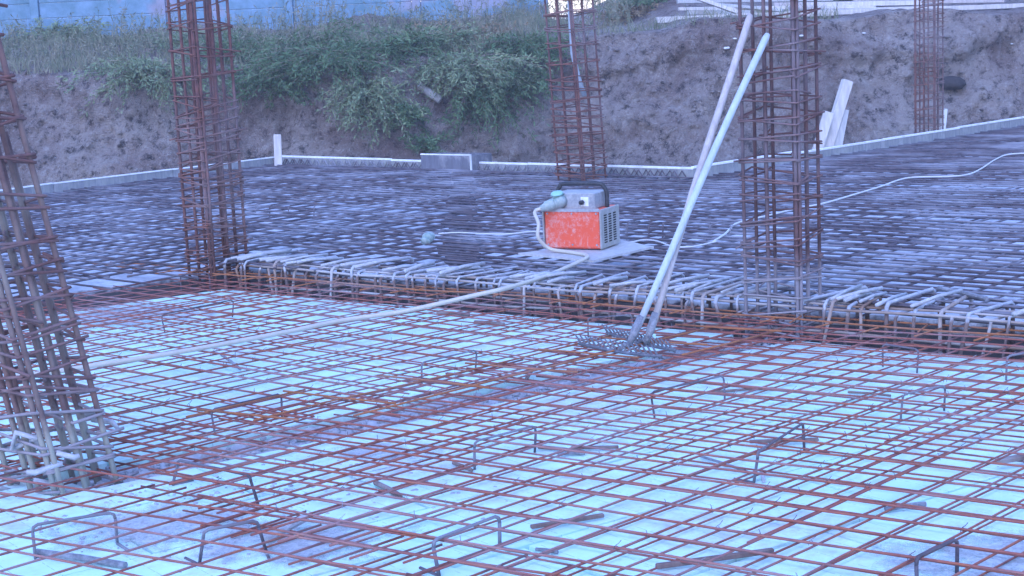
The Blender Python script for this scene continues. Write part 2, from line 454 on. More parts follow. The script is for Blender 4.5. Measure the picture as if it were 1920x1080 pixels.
# ------------------------------------------------------------------ rebar mats
def spans(poly, o, d):
    n = Vector((-d.y, d.x, 0)); ts = []
    for i in range(len(poly)):
        a, b = poly[i], poly[(i+1) % len(poly)]
        da, db = (a-o).dot(n), (b-o).dot(n)
        if (da > 0) != (db > 0):
            q = a+(b-a)*(da/(da-db)); ts.append((q-o).dot(d))
    ts.sort(); return [(ts[i], ts[i+1]) for i in range(0, len(ts)-1, 2)]
def bars(poly, deg, sp, z, rad, wob=.004, jit=.012, miss=0.0, maxlen=99, lap=False):
    d = az(deg); n = Vector((-d.y, d.x, 0))
    ks = [q.dot(n) for q in poly]; k = min(ks)+sp*.5; out = []
    while k < max(ks):
        skew = random.uniform(-.004, .004)
        dd = (d+n*skew).normalized()
        for (a, b) in spans(poly, n*(k+random.uniform(-jit, jit)), dd):
            if b-a < .12 or random.random() < miss: continue
            a += random.uniform(-.03, .09); b -= random.uniform(-.03, .09)
            o = n*k
            L = b-a; m = max(2, int(L/.45)+1); ph = random.random()*50
            pts = []
            for i in range(m+1):
                t = a+L*i/m; q = o+dd*t
                q = q + n*(noise.noise(Vector((ph, t*.9, 0)))*wob*2.2) + Vector((0, 0, z+noise.noise(Vector((ph, t*1.1, 9)))*wob*1.5))
                pts.append(q)
            rr = rad*random.uniform(.92, 1.08)
            out.append((pts, rr))
            if lap and random.random() < lap:
                i0 = random.randint(0, max(0, m-3)); sub = pts[i0:i0+4]
                if len(sub) > 2: out.append(([q+n*rr*2.1 for q in sub], rr))
        k += sp
    return out
def vis(pts):                              # rough size in the picture
    best = 0
    for q in pts:
        dv = q-CP; y = dv.dot(FW)
        if y < .5: continue
        if abs(dv.dot(RT)) < y*.36 and abs(dv.dot(UP)) < y*.2: best = max(best, 1/y)
    return best
ties = []
def mat_ties(bl):
    rnd = random.Random(len(bl))
    L = [(b[0][0], b[0][-1], b[1]) for b in bl if (b[0][-1]-b[0][0]).length > 1]
    for i in range(len(L)):
        for j in range(i+1, len(L)):
            p0, p1, r_ = L[i]; q0, q1, _ = L[j]; d1 = p1-p0; d2 = q1-q0
            den = d1.x*d2.y-d1.y*d2.x
            if abs(den) < .3*d1.length*d2.length: continue
            e = q0-p0; a = (e.x*d2.y-e.y*d2.x)/den; b = (e.x*d1.y-e.y*d1.x)/den
            if .02 < a < .98 and .02 < b < .98 and rnd.random() < .4:
                q = p0+d1*a
                if q.y < 3 or q.y > 9.5 or abs(q.x) > q.y*.37: continue
                ties.append((q, d1.normalized(), d2.normalized(), rnd.random()))
def mat_thing(loc, label, bl, material, group, n=5):
    t = thing('rebar_mat', loc, label, 'rebar mat', group)
    if material is M_near and 'raised' in label: mat_ties(bl)
    bl = sorted(bl, key=lambda b: -vis(b[0]))
    for pts, rr in bl[:96]: put('bar', Geo().tube(pts, rr, n), material, t, True)
    if len(bl) > 96:
        g = Geo()
        for pts, rr in bl[96:]: g.tube(pts, rr, n)
        tag(put('bar', g, material, t, True), kind='stuff')
    return t
GM = 'rebar mats over the foam'
bf = C4-nB*.12
bayL = [C1-nA*.10-u*.4, C4-nA*.12-nB*.10, C4-nB*.10, C2-nB*.10, C2-dirA*8.2-nB*.1+nA*.1, C0-dirA*2.5, C1-dirA*1.2+dirB*2]
bayR = [C1+nA*.20+dirA*.2, C4+nA*.14-nB*.1, C4-nB*.10, C4-dirB*9-nB*.1, Vector((5, 0, 0)), Vector((3.2, 1.4, 0)), C1-dirB*5+dirA*.0-nB*.6, C1-dirB*1.5-nB*.3]
front = [C1-nB*.25+dirB*3, C1-nB*.0, C1-dirB*4.6+nB*.0, Vector((1.0, 1.2, 0)), Vector((-4, 1.2, 0)), Vector((-6, 5, 0))]
RB = .0042
mat_thing(C1+dirB*2, 'lower rusty mat lying on the foam in the bay left of the two rakes',
          bars(bayL, 47, .24, ZB, RB, .004)+bars(bayL, -50, .22, ZB+.008, RB, .004), M_near, GM)
mat_thing(C1+dirB*2+Vector((0, 0, .08)), 'raised rusty mat crossed by the pale hose, left of the two rakes',
          bars(bayL, 48.5, .175, ZT, RB*.95, .007, .02, .02, lap=.4)+bars(bayL, -49, .18, ZT+.008, RB*.95, .007, .02, .02, lap=.3), M_near, GM)
mat_thing(C4-dirB*2, 'lower rusty mat lying on the mint foam in the right foreground bay',
          bars(bayR, 46, .20, ZB, RB, .004)+bars(bayR, -55, .18, ZB+.008, RB, .004), M_near, GM)
mat_thing(C4-dirB*2+Vector((0, 0, .08)), 'raised rusty mat on bent supports in the right foreground bay',
          bars(bayR, 45, .155, ZT+.004, RB*1.08, .007, .02, .01, lap=.25)+bars(bayR, -56.5, .16, ZT+.012, RB*1.08, .007, .02, .01, lap=.25), M_near, GM)
mat_thing(C1-nB*2, 'rusty mat in the bottom left corner in front of the leaning column cage',
          bars(front, 44, .16, ZT-.01, RB*1.05, .007, .02, .02)+bars(front, -60, .17, ZT-.002, RB*1.05, .007, .02, .02), M_near, GM)
g = Geo()
for q, d1, d2, k in ties:
    w_ = (d1+d2).normalized()*.0075*(1 if k < .5 else -1) if k < .5 else (d1-d2).normalized()*.0075
    h_ = Vector((0, 0, .0095)); c = q+Vector((0, 0, .004))
    g.tube([c-w_-h_*.8, c-w_*.7+h_*.6, c+h_, c+w_*.7+h_*.6, c+w_-h_*.8], .0013, 3, False)
    g.tube([c+h_, c+h_*1.5+w_*1.2, c+h_*(.8+k*2.2)+w_*2.4], .0014, 3, False)
tag(put('tie_wires', g, M_far), 'small twisted tie wires knotted at crossings of the near mats', 'tie wires', kind='stuff')
# orange bars laid along the strip and along the beam
stripP = [C1+nA*.35+dirA*.5, C4+nA*.35-nB*.5, C4-nA*.35-nB*.4, C1-nA*.30+dirA*.9]
mat_thing(C1+dirA*2, 'narrow band of orange bars along the dusty strip between two column cages',
          bars(stripP, 47.5, .30, ZT+.022, RB*1.1, .008)+bars(stripP, -58, .42, ZT+.03, RB*1.3, .01, .05), M_orange, GM)
bz = [C2+dirB*1.3-nB*.30, C2+dirB*1.3+nB*.03, C4-dirB*9+nB*.03, C4-dirB*9-nB*.34]
bzl = bars(bz, math.degrees(math.atan2(dirB.x, dirB.y)), .15, ZT+.03, RB*1.2, .012, .02)+bars(bz, 47, .30, ZT+.02, RB*1.1, .01, .06)+bars(bz, 30, .7, ZT+.04, RB*1.1, .01, .1)
mat_thing(C2-dirB*1, 'orange rebar running along the front of the hooked beam stirrups', bzl, M_orange, GM)

GF = 'rebar mats over the far slab'
fl = [pF0-nA*.35, C2-nA*.2-nB*.1, C4+nB*.02+dirB*2.2, E[3]+(E[2]-E[3])*.45-nB*.1, E[2]+Vector((.1, -.25, 0)), E[1]+Vector((.2, -.1, 0)), E[0]+Vector((.2, -.1, 0))]
fr = [C4+nB*.02+dirB*2.6, C4+nB*.02-dirB*8.5, Vector((15, 12, 0)), E[5]+Vector((.1, -.3, 0)), E[4]+Vector((.1, -.2, 0)), E[3]+Vector((0, -.2, 0)), E[3]+(E[2]-E[3])*.5-nB*.1]
RF = .0081
mat_thing((C2+E[2])/2, 'lower dark mat lying on the raised slab around the second column cage',
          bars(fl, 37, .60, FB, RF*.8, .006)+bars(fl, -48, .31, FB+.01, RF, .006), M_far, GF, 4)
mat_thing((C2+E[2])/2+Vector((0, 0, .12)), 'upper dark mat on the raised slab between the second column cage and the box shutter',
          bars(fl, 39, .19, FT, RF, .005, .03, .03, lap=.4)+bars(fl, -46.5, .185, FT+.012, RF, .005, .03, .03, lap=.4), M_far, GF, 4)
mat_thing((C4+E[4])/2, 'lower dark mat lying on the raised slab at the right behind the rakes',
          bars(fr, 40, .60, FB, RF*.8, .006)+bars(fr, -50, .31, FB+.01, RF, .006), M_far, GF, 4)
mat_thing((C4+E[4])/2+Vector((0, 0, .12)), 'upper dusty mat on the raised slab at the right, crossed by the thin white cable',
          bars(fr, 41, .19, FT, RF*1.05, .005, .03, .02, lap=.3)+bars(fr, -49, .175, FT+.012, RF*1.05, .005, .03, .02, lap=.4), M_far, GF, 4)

# ------------------------------------------------------------------ beam cage with hooked stirrups
bL = (C2-C4).length
bt = thing('beam_cage', C4-nB*.05, 'long beam cage of cement-caked hooked stirrups at the slab step', 'beam cage')
n_st = 0; s_ = -4.4
while s_ < bL+.05:
    c = C4+dirB*s_
    if not (abs(s_) < .14 or abs(s_-bL) < .1):
        tilt = random.uniform(-.05, .05); zt = FT+.015+random.uniform(-.035, .03)
        W0, W1 = -.10+random.uniform(-.03, .03), .34+random.uniform(-.06, .22)
        x0 = c+nB*W0; x1 = c+nB*W1+dirB*random.uniform(-.16, .10)
        rr = random.uniform(.0075, .0125)
        zz = Vector((0, 0, 1))
        if random.random() < .3:           # open hook: ends bent down short
            pts = [x1+zz*(zt-.09)-nB*.02, x1+zz*(zt-.015), x1+zz*zt-nB*.03, x0+zz*zt+nB*.03, x0+zz*(zt-.02), x0+zz*(-.2)+dirB*tilt]
        else:
            pts = [x1+zz*(-.3), x1+zz*(zt-.02), x1+zz*zt-nB*.03, x0+zz*zt+nB*.03+dirB*.006, x0+zz*(zt-.025), x0+zz*(.0)+dirB*tilt, x0+zz*(-.35)+dirB*tilt]
        gg = Geo().tube(pts, rr, 6)
        put('stirrup', gg, M_hook if random.random() < .8 else M_beam, bt, True); n_st += 1
        if random.random() < .6:              # loose caked bar lying across the cage
            q0 = C4+dirB*(s_+random.uniform(-.05, .05))+nB*random.uniform(-.13, -.02)+Vector((0, 0, FT+.04))
            q1 = q0+nB*random.uniform(.25, .5)+dirB*random.uniform(-.22, .05)+Vector((0, 0, random.uniform(-.02, .02)))
            if abs(s_) > .2: put('loose_bar', Geo().tube([q0, q0.lerp(q1, .5)+Vector((0, 0, .008)), q1], random.uniform(.008, .014), 6), M_cem, bt, True)
    s_ += random.choice((.05, .08, .11, .14))
for k, (dn, z, rr) in enumerate([(-.09, FT-.005, .008), (-.02, FT+.008, .007), (.08, FT, .008), (.17, FT, .008), (-.09, .05, .008), (.16, .05, .008), (-.09, -.12, .008), (.12, -.12, .008), (-.09, -.3, .009), (.0, -.3, .009), (.14, -.3, .009)]):
    pts = [C4+dirB*(-4.6+i*.6)+nB*(dn+.01*math.sin(i*1.7+k))+Vector((0, 0, z+.008*math.sin(i*2.3+k))) for i in range(int((bL+5.4)/.6))]
    put('longitudinal_bar', Geo().tube(pts, rr, 6), M_beam, bt, True)

# ------------------------------------------------------------------ column cages
def column(C, z0, H, ax, ay, wx, wy, lean, label, mb, mt, rb, levels, messy=0.0, seed=1, sr=.0048, extra=0):
    rnd = random.Random(seed)
    t = thing('column_cage', C+Vector((0, 0, z0)), label, 'column cage', 'rebar column cages')
    lx, ly = lean
    def P(a, b, z): return C + ax*(a*wx/2) + ay*(b*wy/2) + Vector((lx*(z-z0), ly*(z-z0), z))
    locs = [(-1, -1), (1, -1), (1, 1), (-1, 1), (0, -1), (0, 1), (-1, .1), (1, -.1)]
    for k in range(extra): locs.append((rnd.choice((-1, 1, 0)), rnd.uniform(-1, 1)))
    for i, (a, b) in enumerate(locs):
        h = H+rnd.uniform(-.15, .15)
        top = rnd.uniform(-.05, .05)
        pts = [P(a*.93+top*q*q*.8+.02*math.sin(q*5+i), b*.93+top*q*q, z0-.1+q*h) for q in (0, .2, .4, .6, .8, 1)]
        put('vertical_bar', Geo().tube(pts, rb, 7), mb, t, True)
        if i in (0, 2, 4) or (messy and i == 7):           # lapped starter bar beside it
            pts = [q+ax*rb*1.6+ay*rb*1.3*(1 if i else -1) for q in pts[:4 if i else 6]]
            put('vertical_bar', Geo().tube(pts, rb, 7), mb, t, True)
    z = z0+.04
    while z < z0+H-.15:
        lv = levels(z-z0)
        for rep in range(2):
            zz = z+rep*rnd.uniform(.012, .03)
            k1, k2 = rnd.uniform(-.022, .022)*(1+messy), rnd.uniform(-.022, .022)*(1+messy)
            fa = 1.0 if rep == 0 else rnd.choice((1.0, 1.0, .45))
            fb = 1.0 if fa == 1.0 else 1.0
            off = 0 if fa == 1 else rnd.choice((-.5, .5))
            o_ = rb*1.0
            cs = [(-1, -1), (1, -1), (1, 1), (-1, 1)]
            st = rnd.randint(0, 3); seq = [cs[(st+q) % 4] for q in range(5)]
            pts = []
            for j, (a, b) in enumerate(seq):
                A_ = a*fa+off; aa = P(A_*(1+.03), b*fb*(1+.03), zz+k1*a+k2*b+j*.003)
                nx = seq[(j+1)] if j < 4 else None; pv = seq[j-1] if j > 0 else None
                if pv is not None:
                    bb = P((pv[0]*fa+off)*1.03, pv[1]*fb*1.03, zz+k1*pv[0]+k2*pv[1]+j*.003); pts.append(aa+(bb-aa).normalized()*.025)
                pts.append(aa)
                if nx is not None:
                    bb = P((nx[0]*fa+off)*1.03, nx[1]*fb*1.03, zz+k1*nx[0]+k2*nx[1]+j*.003); pts.append(aa+(bb-aa).normalized()*.025)
            # overlong ends / inward hooks
            ex = (pts[-1]-pts[-2]).normalized(); c0 = P(0, 0, zz)
            if rnd.random() < .45: pts.append(pts[-1]+ex*rnd.uniform(.02, .05+.05*messy))
            else: pts.append(pts[-1]+(c0-pts[-1]).normalized()*.06)
            pts.insert(0, pts[0]+(c0-pts[0]).normalized()*rnd.uniform(.04, .09)+Vector((0, 0, rnd.uniform(-.02, .04)*(1+messy))))
            put('stirrup', Geo().tube(pts, sr, 5), mt, t, True)
        z += lv*rnd.uniform(.85, 1.15)
    return t
azA, azB = dirA, dirB
column(C4, -.15, 3.2, az(41), az(-49), .27, .36, (.0, .0), 'rusty column cage that the two rakes lean on', M_col, M_tie, .0105, lambda h: .115 if h < 1.5 else .15, .2, 11, .0055, 1)
column(C2, .0, 3.6, az(38), az(-50), .38, .28, (.0, .0), 'second column cage from the left, standing at the corner of the step', M_colB, M_tieB, .0115, lambda h: .080 if h < 1.35 else .17, .5, 23, .0056, 2)
column(C3, .07, 3.4, az(44), az(-46), .42, .38, (-.035, 0), 'rusty column cage behind the orange box, with a grey pipe inside', M_colB, M_tieB, .0115, lambda h: .098 if h < 1.15 else .18, .2, 31, .0066, 0)
column(C5, .07, 3.2, az(40), az(-48), .32, .30, (.0, 0), 'farthest column cage, right of the leaning planks', M_colB, M_tieB, .010, lambda h: .11, .3, 43, .0050, 2)
c1 = column(C1, -.08, 2.6, az(46), az(-52), .29, .33, (-.17, 0), 'leaning greyish column cage with cement-caked foot in the left foreground', M_col1, M_tie, .0125, lambda h: .105 if h < 1.0 else .16, .8, 57, .0070, 1)
# grey pipe inside column 3
pp = [D(1066, -60, C3.y-.02), D(1070, 40, C3.y-.02), D(1074, 100, C3.y), D(1084, 145, C3.y+.02), D(1096, 180, C3.y+.02)]
t = tag(put('plastic_pipe', Geo().tube(pp, .028, 10), M_pvc, smooth=True, origin=pp[-1]), 'bent pale grey plastic pipe hanging inside the middle column cage', 'pipe')

# cement crumbs and caked lumps at the foot of the leaning cage and along the strips
def lump(g, c, s, seed, flat=.5):
    b = len(g.v); n, m = 8, 5
    for i in range(m+1):
        th = math.pi*i/m
        for j in range(n):
            ph = 2*math.pi*j/n
            d = Vector((math.sin(th)*math.cos(ph), math.sin(th)*math.sin(ph), math.cos(th)*flat))
            k = 1+.45*noise.noise(d*1.6+Vector((seed, 0, 0)))
            g.v.append(Vector(c)+d*s*k)
    for i in range(m):
        for j in range(n):
            a = b+i*n+j; q = b+i*n+(j+1) % n; g.f.append((a, a+n, q+n, q))
g = Geo()
for i in range(420):
    q = C1+Vector((random.gauss(.12, .24), random.gauss(-.05, .2), 0)); lump(g, (q.x, q.y, -.07+random.random()*.03), random.uniform(.008, .03), i)
for i in range(900):
    t_ = random.random(); q = C1.lerp(C4, t_)+nA*random.gauss(0, .11); lump(g, (q.x, q.y, -.03), random.uniform(.005, .022), i, .5)
for i in range(500):
    q = C1-dirB*random.uniform(.2, 5)+nB*random.gauss(0, .12); lump(g, (q.x, q.y, -.078), random.uniform(.005, .022), i, .5)
for i in range(400):
    q = C1+Vector((random.gauss(.75, .5), random.gauss(-.4, .3), 0)); lump(g, (q.x, q.y, 0), random.uniform(.003, .012), i, .5)
tag(put('cement_crumbs', g, M_cem, smooth=True), 'crumbs of dried cement scattered along the dusty strips', 'cement crumbs', kind='stuff')
# irregular cement skins spilled on the foam
def spill(px, py, s, seed, label):
    c = G(px, py, 0); gg = Geo(); n = 40; gg.v.append(Vector((c.x, c.y, .009)))
    for k, (f, z) in enumerate(((.7, .008), (1.0, .0035))):
        for j in range(n):
            a = 2*math.pi*j/n; rr = s*f*(1+.55*noise.fractal(Vector((math.cos(a)*1.5, math.sin(a)*1.5, seed)), 1, 2, 4))
            gg.v.append(Vector((c.x+math.cos(a)*rr*1.5, c.y+math.sin(a)*rr, z)))
    for j in range(n):
        k = (j+1) % n; gg.f.append((0, 1+j, 1+k)); gg.f.append((1+j, 1+n+j, 1+n+k, 1+k))
    tag(put('cement_spill', gg, M_spill, smooth=True, origin=c), label, 'cement spill', 'dried cement spills on the foam')
spill(330, 985, .34, 1, 'wide grey cement spill on the foam right of the leaning cage foot')
spill(560, 1020, .26, 2, 'grey cement spill near the bottom edge, between leaning cage and foam')
spill(1880, 1045, .30, 3, 'grey cement spill in the bottom right corner')
spill(690, 850, .18, 4, 'small grey cement spill beside the dusty strip')
spill(1300, 655, .22, 5, 'grey cement spill just right of the rake heads')
spill(250, 590, .5, 6, 'faint cement spill in the far left corner of the foam bay')
# caked hooks at foot of cage 1
t = thing('caked_bars', C1+Vector((0, 0, -.08)), 'tangle of white cement-caked bar ends round the foot of the leaning cage', 'caked bars')
rnd = random.Random(5)
for i in range(12):
    a = rnd.uniform(0, 6.28); q = C1+Vector((math.cos(a)*rnd.uniform(.14, .27), math.sin(a)*.18, rnd.uniform(-.02, .24)))
    d = Vector((rnd.uniform(-1, 1), rnd.uniform(-.5, .5), rnd.uniform(-.35, .35)))*.10
    put('bent_end', Geo().tube([q, q+d, q+d*1.3+Vector((0, 0, rnd.uniform(-.08, .02)))], [.011, .013, .009], 6), M_cem, t, True)

# ------------------------------------------------------------------ bent bar supports (chairs)
def chair(a, b, za, rr, label, mat=None, splay=.0, foot=0.0, grp='bent bar supports between the mats'):
    pa, pb = G(a[0], a[1], za), G(b[0], b[1], za)
    d = (pb-pa).normalized(); up = Vector((0, 0, 1))
    s = Vector((-d.y, d.x, 0))
    t = thing('bar_support', Vector((pa.x, pa.y, 0)), label, 'bar support', grp)
    rnd = random.Random(int(a[0])); f1 = pa-d*splay+s*rnd.uniform(-.02, .02); f1.z = .002; f2 = pb+d*splay+s*rnd.uniform(-.02, .02); f2.z = .002
    mm = mat or M_far
    put('leg', Geo().tube([f1, pa-up*.025], rr, 6), mm, t, True)
    put('leg', Geo().tube([pb-up*.025, f2], rr, 6), mm, t, True)
    put('top_bar', Geo().tube([pa-up*.025, pa-up*.008+d*.004, pa+d*.02, pb-d*.02, pb-up*.008-d*.004, pb-up*.025], rr, 6), mm, t, True)
    if foot:
        put('foot', Geo().tube([f1, f1+s*foot*.9+d*.02], rr, 6), mm, t, True)
        put('foot', Geo().tube([f2, f2-s*foot+d*.02], rr, 6), mm, t, True)
CH = [((812, 1013), (936, 966), .12, .0065, 'long bent bar support nearest the camera, at the bottom centre', .0, .12),
      ((889, 828), (1004, 798), .12, .0055, 'bent bar support behind the dark bar offcuts', .0, 0),
      ((790, 680), (893, 656), .12, .005, 'bent bar support in front of the left end of the rake heads', 0, 0),
      ((1420, 848), (1506, 793), .125, .006, 'bent bar support standing by the brown timber offcut', 0, .1),
      ((1692, 740), (1772, 722), .12, .0052, 'bent bar support in the right bay, farther of two', 0, 0),
      ((1221, 735), (1357, 704), .12, .005, 'bent bar support in front of the grey spill near the rakes', .0, 0),
      ((396, 768), (527, 738), .12, .0052, 'bent bar support on the foam right of the leaning cage', 0, 0),
      ((1102, 596), (1185, 590), .12, .0045, 'bent bar support just left of the rake handles', 0, 0),
      ((1655, 645), (1722, 655), .12, .005, 'bent bar support at the far edge of the right bay', 0, 0),
      ((338, 515), (392, 512), .14, .0045, 'small bent bar support near the second cage', 0, 0),
      ((303, 590), (437, 562), .12, .0045, 'bent bar support in the left bay under the hose', 0, 0),
      ((1888, 668), (1960, 655), .12, .0055, 'bent bar support at the right border of the picture', 0, 0),
      ((484, 975), (380, 995), .12, .006, 'crooked bar support on the cement spill at lower left', .02, .1),
      ((332, 862), (470, 892), .11, .006, 'sagging bar support right of the leaning cage', .03, .1),
      ((1718, 1045), (1795, 1010), .12, .0065, 'bar support near the bottom right corner', 0, 0),
      ((60, 985), (215, 960), .12, .006, 'bar support in the bottom left corner', 0, .1)]
for a, b, za, rr, lab, sp, ft in CH: chair(a, b, za, rr, lab, None, sp, ft)
GH = 'hooked bar ends sticking up from the far mat'
for i, (px, py, lab) in enumerate([(1175, 418, 'left'), (1216, 420, 'middle'), (1242, 418, 'right')]):
    a = G(px, py+20, FT); a.z = FT-.05; up = Vector((0, 0, 1))
    d = az(48)
    tag(put('hooked_bar', Geo().tube([a, a+up*.12+d*.01, a+up*.135+d*.03, a+up*.13+d*.16], .006, 6), M_far, smooth=True, origin=a),
        'hooked bar end behind the rakes, %s of three beside the orange box' % lab, 'hooked bar', GH)
for i, (px, py) in enumerate([(1330, 425), (1368, 428), (478, 382), (505, 385), (540, 386), (588, 386)]):
    a = G(px, py+12, FT); a.z = FT-.05
    tag(put('hooked_bar', Geo().tube([a, a+up*.10+d*.01, a+up*.115+d*.03, a+up*.12+d*.22], .006, 6), M_far, smooth=True, origin=a),
        ['hooked bar end beside the thin cable, left of two', 'hooked bar end beside the thin cable, right of two', 'hooked bar end right of the second cage, first of four', 'hooked bar end right of the second cage, second of four', 'hooked bar end right of the second cage, third of four', 'hooked bar end right of the second cage, fourth of four'][i], 'hooked bar', GH)

# ------------------------------------------------------------------ loose pieces
def offcut(a, b, z, rr, label, mat=M_scrap, name='bar_offcut', cat='offcut', dz=0.0):
    pa, pb = G(a[0], a[1], z), G(b[0], b[1], z); pb.z += dz
    tag(put(name, Geo().tube([pa, pa.lerp(pb, .5)+Vector((0, 0, .003)), pb], rr, 8), mat, smooth=False, origin=pa), label, cat, 'loose offcuts on the foam')
def woodcut(a, b, z, w_, h_, label, mat=M_scrap, dz=0.0):
    pa, pb = G(a[0], a[1], z), G(b[0], b[1], z); pb.z += dz
    d = (pb-pa); s = Vector((-d.y, d.x, 0)).normalized(); k = d.normalized().cross(s)
    tag(put('timber_offcut', Geo().box((pa+pb)/2, d/2, s*w_*.33, k*h_*.3, .003), mat, origin=pa), label, 'timber offcut', 'loose offcuts on the foam')
offcut((1010, 838), (1095, 848), .014, .009, 'thick dark bar offcut lying on the foam at centre')
offcut((1045, 852), (1097, 850), .010, .006, 'thin grey bar offcut beside the thick dark one', M_rakeM)
woodcut((1070, 840), (1160, 838), .016, .03, .02, 'brown lath lying by the dark bar offcuts')
offcut((704, 905), (750, 930), .014, .011, 'short dark bar stub pointing to the lower right, left of centre')
offcut((850, 868), (885, 882), .012, .008, 'small bar stub behind the centre bar support')
offcut((985, 714), (1003, 686), .03, .010, 'short bar stub tilted up before the rake heads')
woodcut((1405, 828), (1535, 824), .018, .03, .022, 'brown timber lath near the bar support in the right bay')
woodcut((995, 988), (1132, 966), .018, .025, .025, 'rusty brown lath left of the bottom centre lath pieces')
woodcut((1230, 1062), (1450, 1032), .02, .03, .028, 'long brown timber offcut near the bottom edge')
offcut((1005, 1030), (1046, 1036), .012, .007, 'short blue-grey bar stub near the bottom edge', M_rakeM)
offcut((1312, 855), (1408, 887), .012, .006, 'slim grey bar piece crossing the foam in the right bay', M_rakeM)
offcut((1428, 882), (1432, 902), .012, .008, 'tiny pale stub by the foot of a bar support', M_cem)
offcut((1590, 735), (1670, 742), .012, .006, 'slim bar piece in the far part of the right bay')
offcut((1340, 735), (1450, 728), .012, .007, 'dark bar piece in front of the grey spill', M_scrap)
woodcut((1870, 865), (1960, 850), .04, .05, .03, 'dark timber piece at the right border')
offcut((1660, 955), (1735, 945), .014, .010, 'grey stub lying on the foam at the lower right', M_rakeM)
offcut((70, 1035), (235, 1060), .013, .013, 'thick grey bar piece in the bottom left corner', M_rakeM)
offcut((500, 1012), (575, 985), .02, .016, 'cement-caked rod on the spill at lower left', M_cem, dz=.03)
offcut((415, 665), (450, 682), .05, .008, 'grey hooked stub between hose and leaning cage', M_rakeM, dz=-.03)
offcut((890, 604), (945, 608), .016, .012, 'dark stub near the step, below the hose')
offcut((820, 586), (880, 590), .016, .012, 'brown stub on the foam near the middle of the step')
offcut((1760, 540), (1850, 560), FT+.03, .014, 'grey rod on the raised slab at the right', M_rakeM)

# ------------------------------------------------------------------ formwork round the slab
def fboard(a, b, z0, z1, th, mat, label, ledge=.022, top=True, name='formwork_board'):
    d = (b-a); L = d.length; d.normalize(); s = Vector((-d.y, d.x, 0))
    if s.y < 0: s = -s
    t = thing(name, Vector((a.x, a.y, z0)), label, 'formwork board', 'boards round the slab edge')
    c = (a+b)/2
    put('panel', Geo().box(Vector((c.x, c.y, (z0+z1)/2))+s*th/2, d*(L/2-.004), s*th/2, Vector((0, 0, (z1-z0)/2))), mat, t)
    if top:
        put('top_edge', Geo().box(Vector((c.x, c.y, z1+ledge/2+.001))+s*th/2, d*(L/2-.004), s*(th/2+.006), Vector((0, 0, ledge/2)), .003), M_edge, t)
names = {0: 'at the far left', 1: 'behind the second column cage', 2: 'along the middle behind the orange box', 3: 'along the right side', 4: 'beyond the right border'}
ordn = ['first', 'second', 'third', 'fourth', 'fifth', 'sixth', 'seventh', 'eighth']
for k in range(5):
    a, b = E[k], E[k+1]; L = (b-a).length; n = max(1, round(L/2.4))
    for i in range(n):
        q0, q1 = a.lerp(b, i/n), a.lerp(b, (i+1)/n)
        zt = .27+random.uniform(-.012, .012)
        fboard(q0, q1, -.5, zt, .03, M_form, 'formwork board with white top %s, %s from left' % (names[k], ordn[i]), .016 if k < 2 else .024)
# zigzag lattice lying along the middle board
t = thing('lattice_girder', E[2]+Vector((0, 0, FT)), 'zigzag rebar lattice along the middle formwork board', 'lattice girder')
a, b = E[2], E[3]; L = (b-a).length; d = (b-a).normalized(); s = Vector((-d.y, d.x, 0)); s = s if s.y < 0 else -s
a2 = a+s*.05
nz = int(L/.085); pts = [a2+d*(i*.085)+Vector((0, 0, .15 if i % 2 else .255)) for i in range(nz)]
put('zigzag_bar', Geo().tube(pts, .009, 5), M_far, t, False)
put('zigzag_bar', Geo().tube([q+s*-.03+d*.085 for q in pts], .008, 5), M_far, t, False)
put('chord_bar', Geo().tube([a2+Vector((0, 0, .15)), b+s*.05+Vector((0, 0, .15))], .007, 5), M_far, t, True)
# dark box shutter
qa, qb = v2(G(801, 305, .27)), v2(G(893, 307, .27)); d = (qb-qa).normalized(); s = Vector((-d.y, d.x, 0)); s = s if s.y > 0 else -s
yb = D(801, 289, qa.y); zt = yb.z
t = thing('box_shutter', Vector((qa.x, qa.y, FBED)), 'dark raised shutter box standing in the middle of the far edge', 'shutter box')
L = (qb-qa).length; c = (qa+qb)/2-s*.10; c.z = (.10+zt)/2; hz = Vector((0, 0, (zt-.10)/2))
put('front_panel', Geo().box(c, d*L/2, s*.012, hz), M_dforms, t)
put('side_panel', Geo().box(c+d*(L/2-.012)+s*.192, d*.012, s*.18, hz), M_dforms, t)
put('side_panel', Geo().box(c-d*(L/2-.012)+s*.192, d*.012, s*.18, hz), M_dforms, t)
put('back_panel', Geo().box(c+s*.384, d*L/2, s*.012, hz), M_dforms, t)
put('top_edge', Geo().box(c+hz+Vector((0, 0, .008)), d*(L/2+.003), s*.014, Vector((0, 0, .0075))), M_edge, t)
put('corner_edge', Geo().box(c+d*(L/2+.006)-s*.004, d*.0055, s*.012, hz), M_edge, t)
# standing posts and leaning planks
def plank(base, top, wdir, w_, th, label, mat=M_plank, name='wooden_plank', grp='planks standing at the slab edge'):
    d = top-base; wv = (wdir-d.normalized()*wdir.dot(d.normalized())).normalized(); k = d.normalized().cross(wv)
    tag(put(name, Geo().box((base+top)/2, wv*w_/2, k*th/2, d/2, .004), mat, origin=base), label, 'plank', grp)
q = v2(G(524, 300, .27)); X = Vector((1, 0, 0))
plank(D(522, 312, q.y-.05), D(520, 252, q.y-.05), X, .105, .03, 'short pale board standing upright at the corner right of the second cage')
yq = v2(G(1560, 276, .27)).y+.25
plank(D(1543, 300, yq), D(1589, 151, yq+.12), X+Vector((0, .2, 0)), .13, .10, 'tall pale plank leaning right of the cage the rakes lean on')
plank(D(1530, 290, yq-.12), D(1554, 210, yq-.06), X+Vector((0, .1, 0)), .13, .045, 'shorter plank piece overlapping the foot of the tall leaning plank')
plank(D(1567, 290, yq+.02), D(1583, 205, yq+.09), X+Vector((0, .2, 0)), .12, .04, 'grey plank piece leaning behind the tall plank', M_ply)
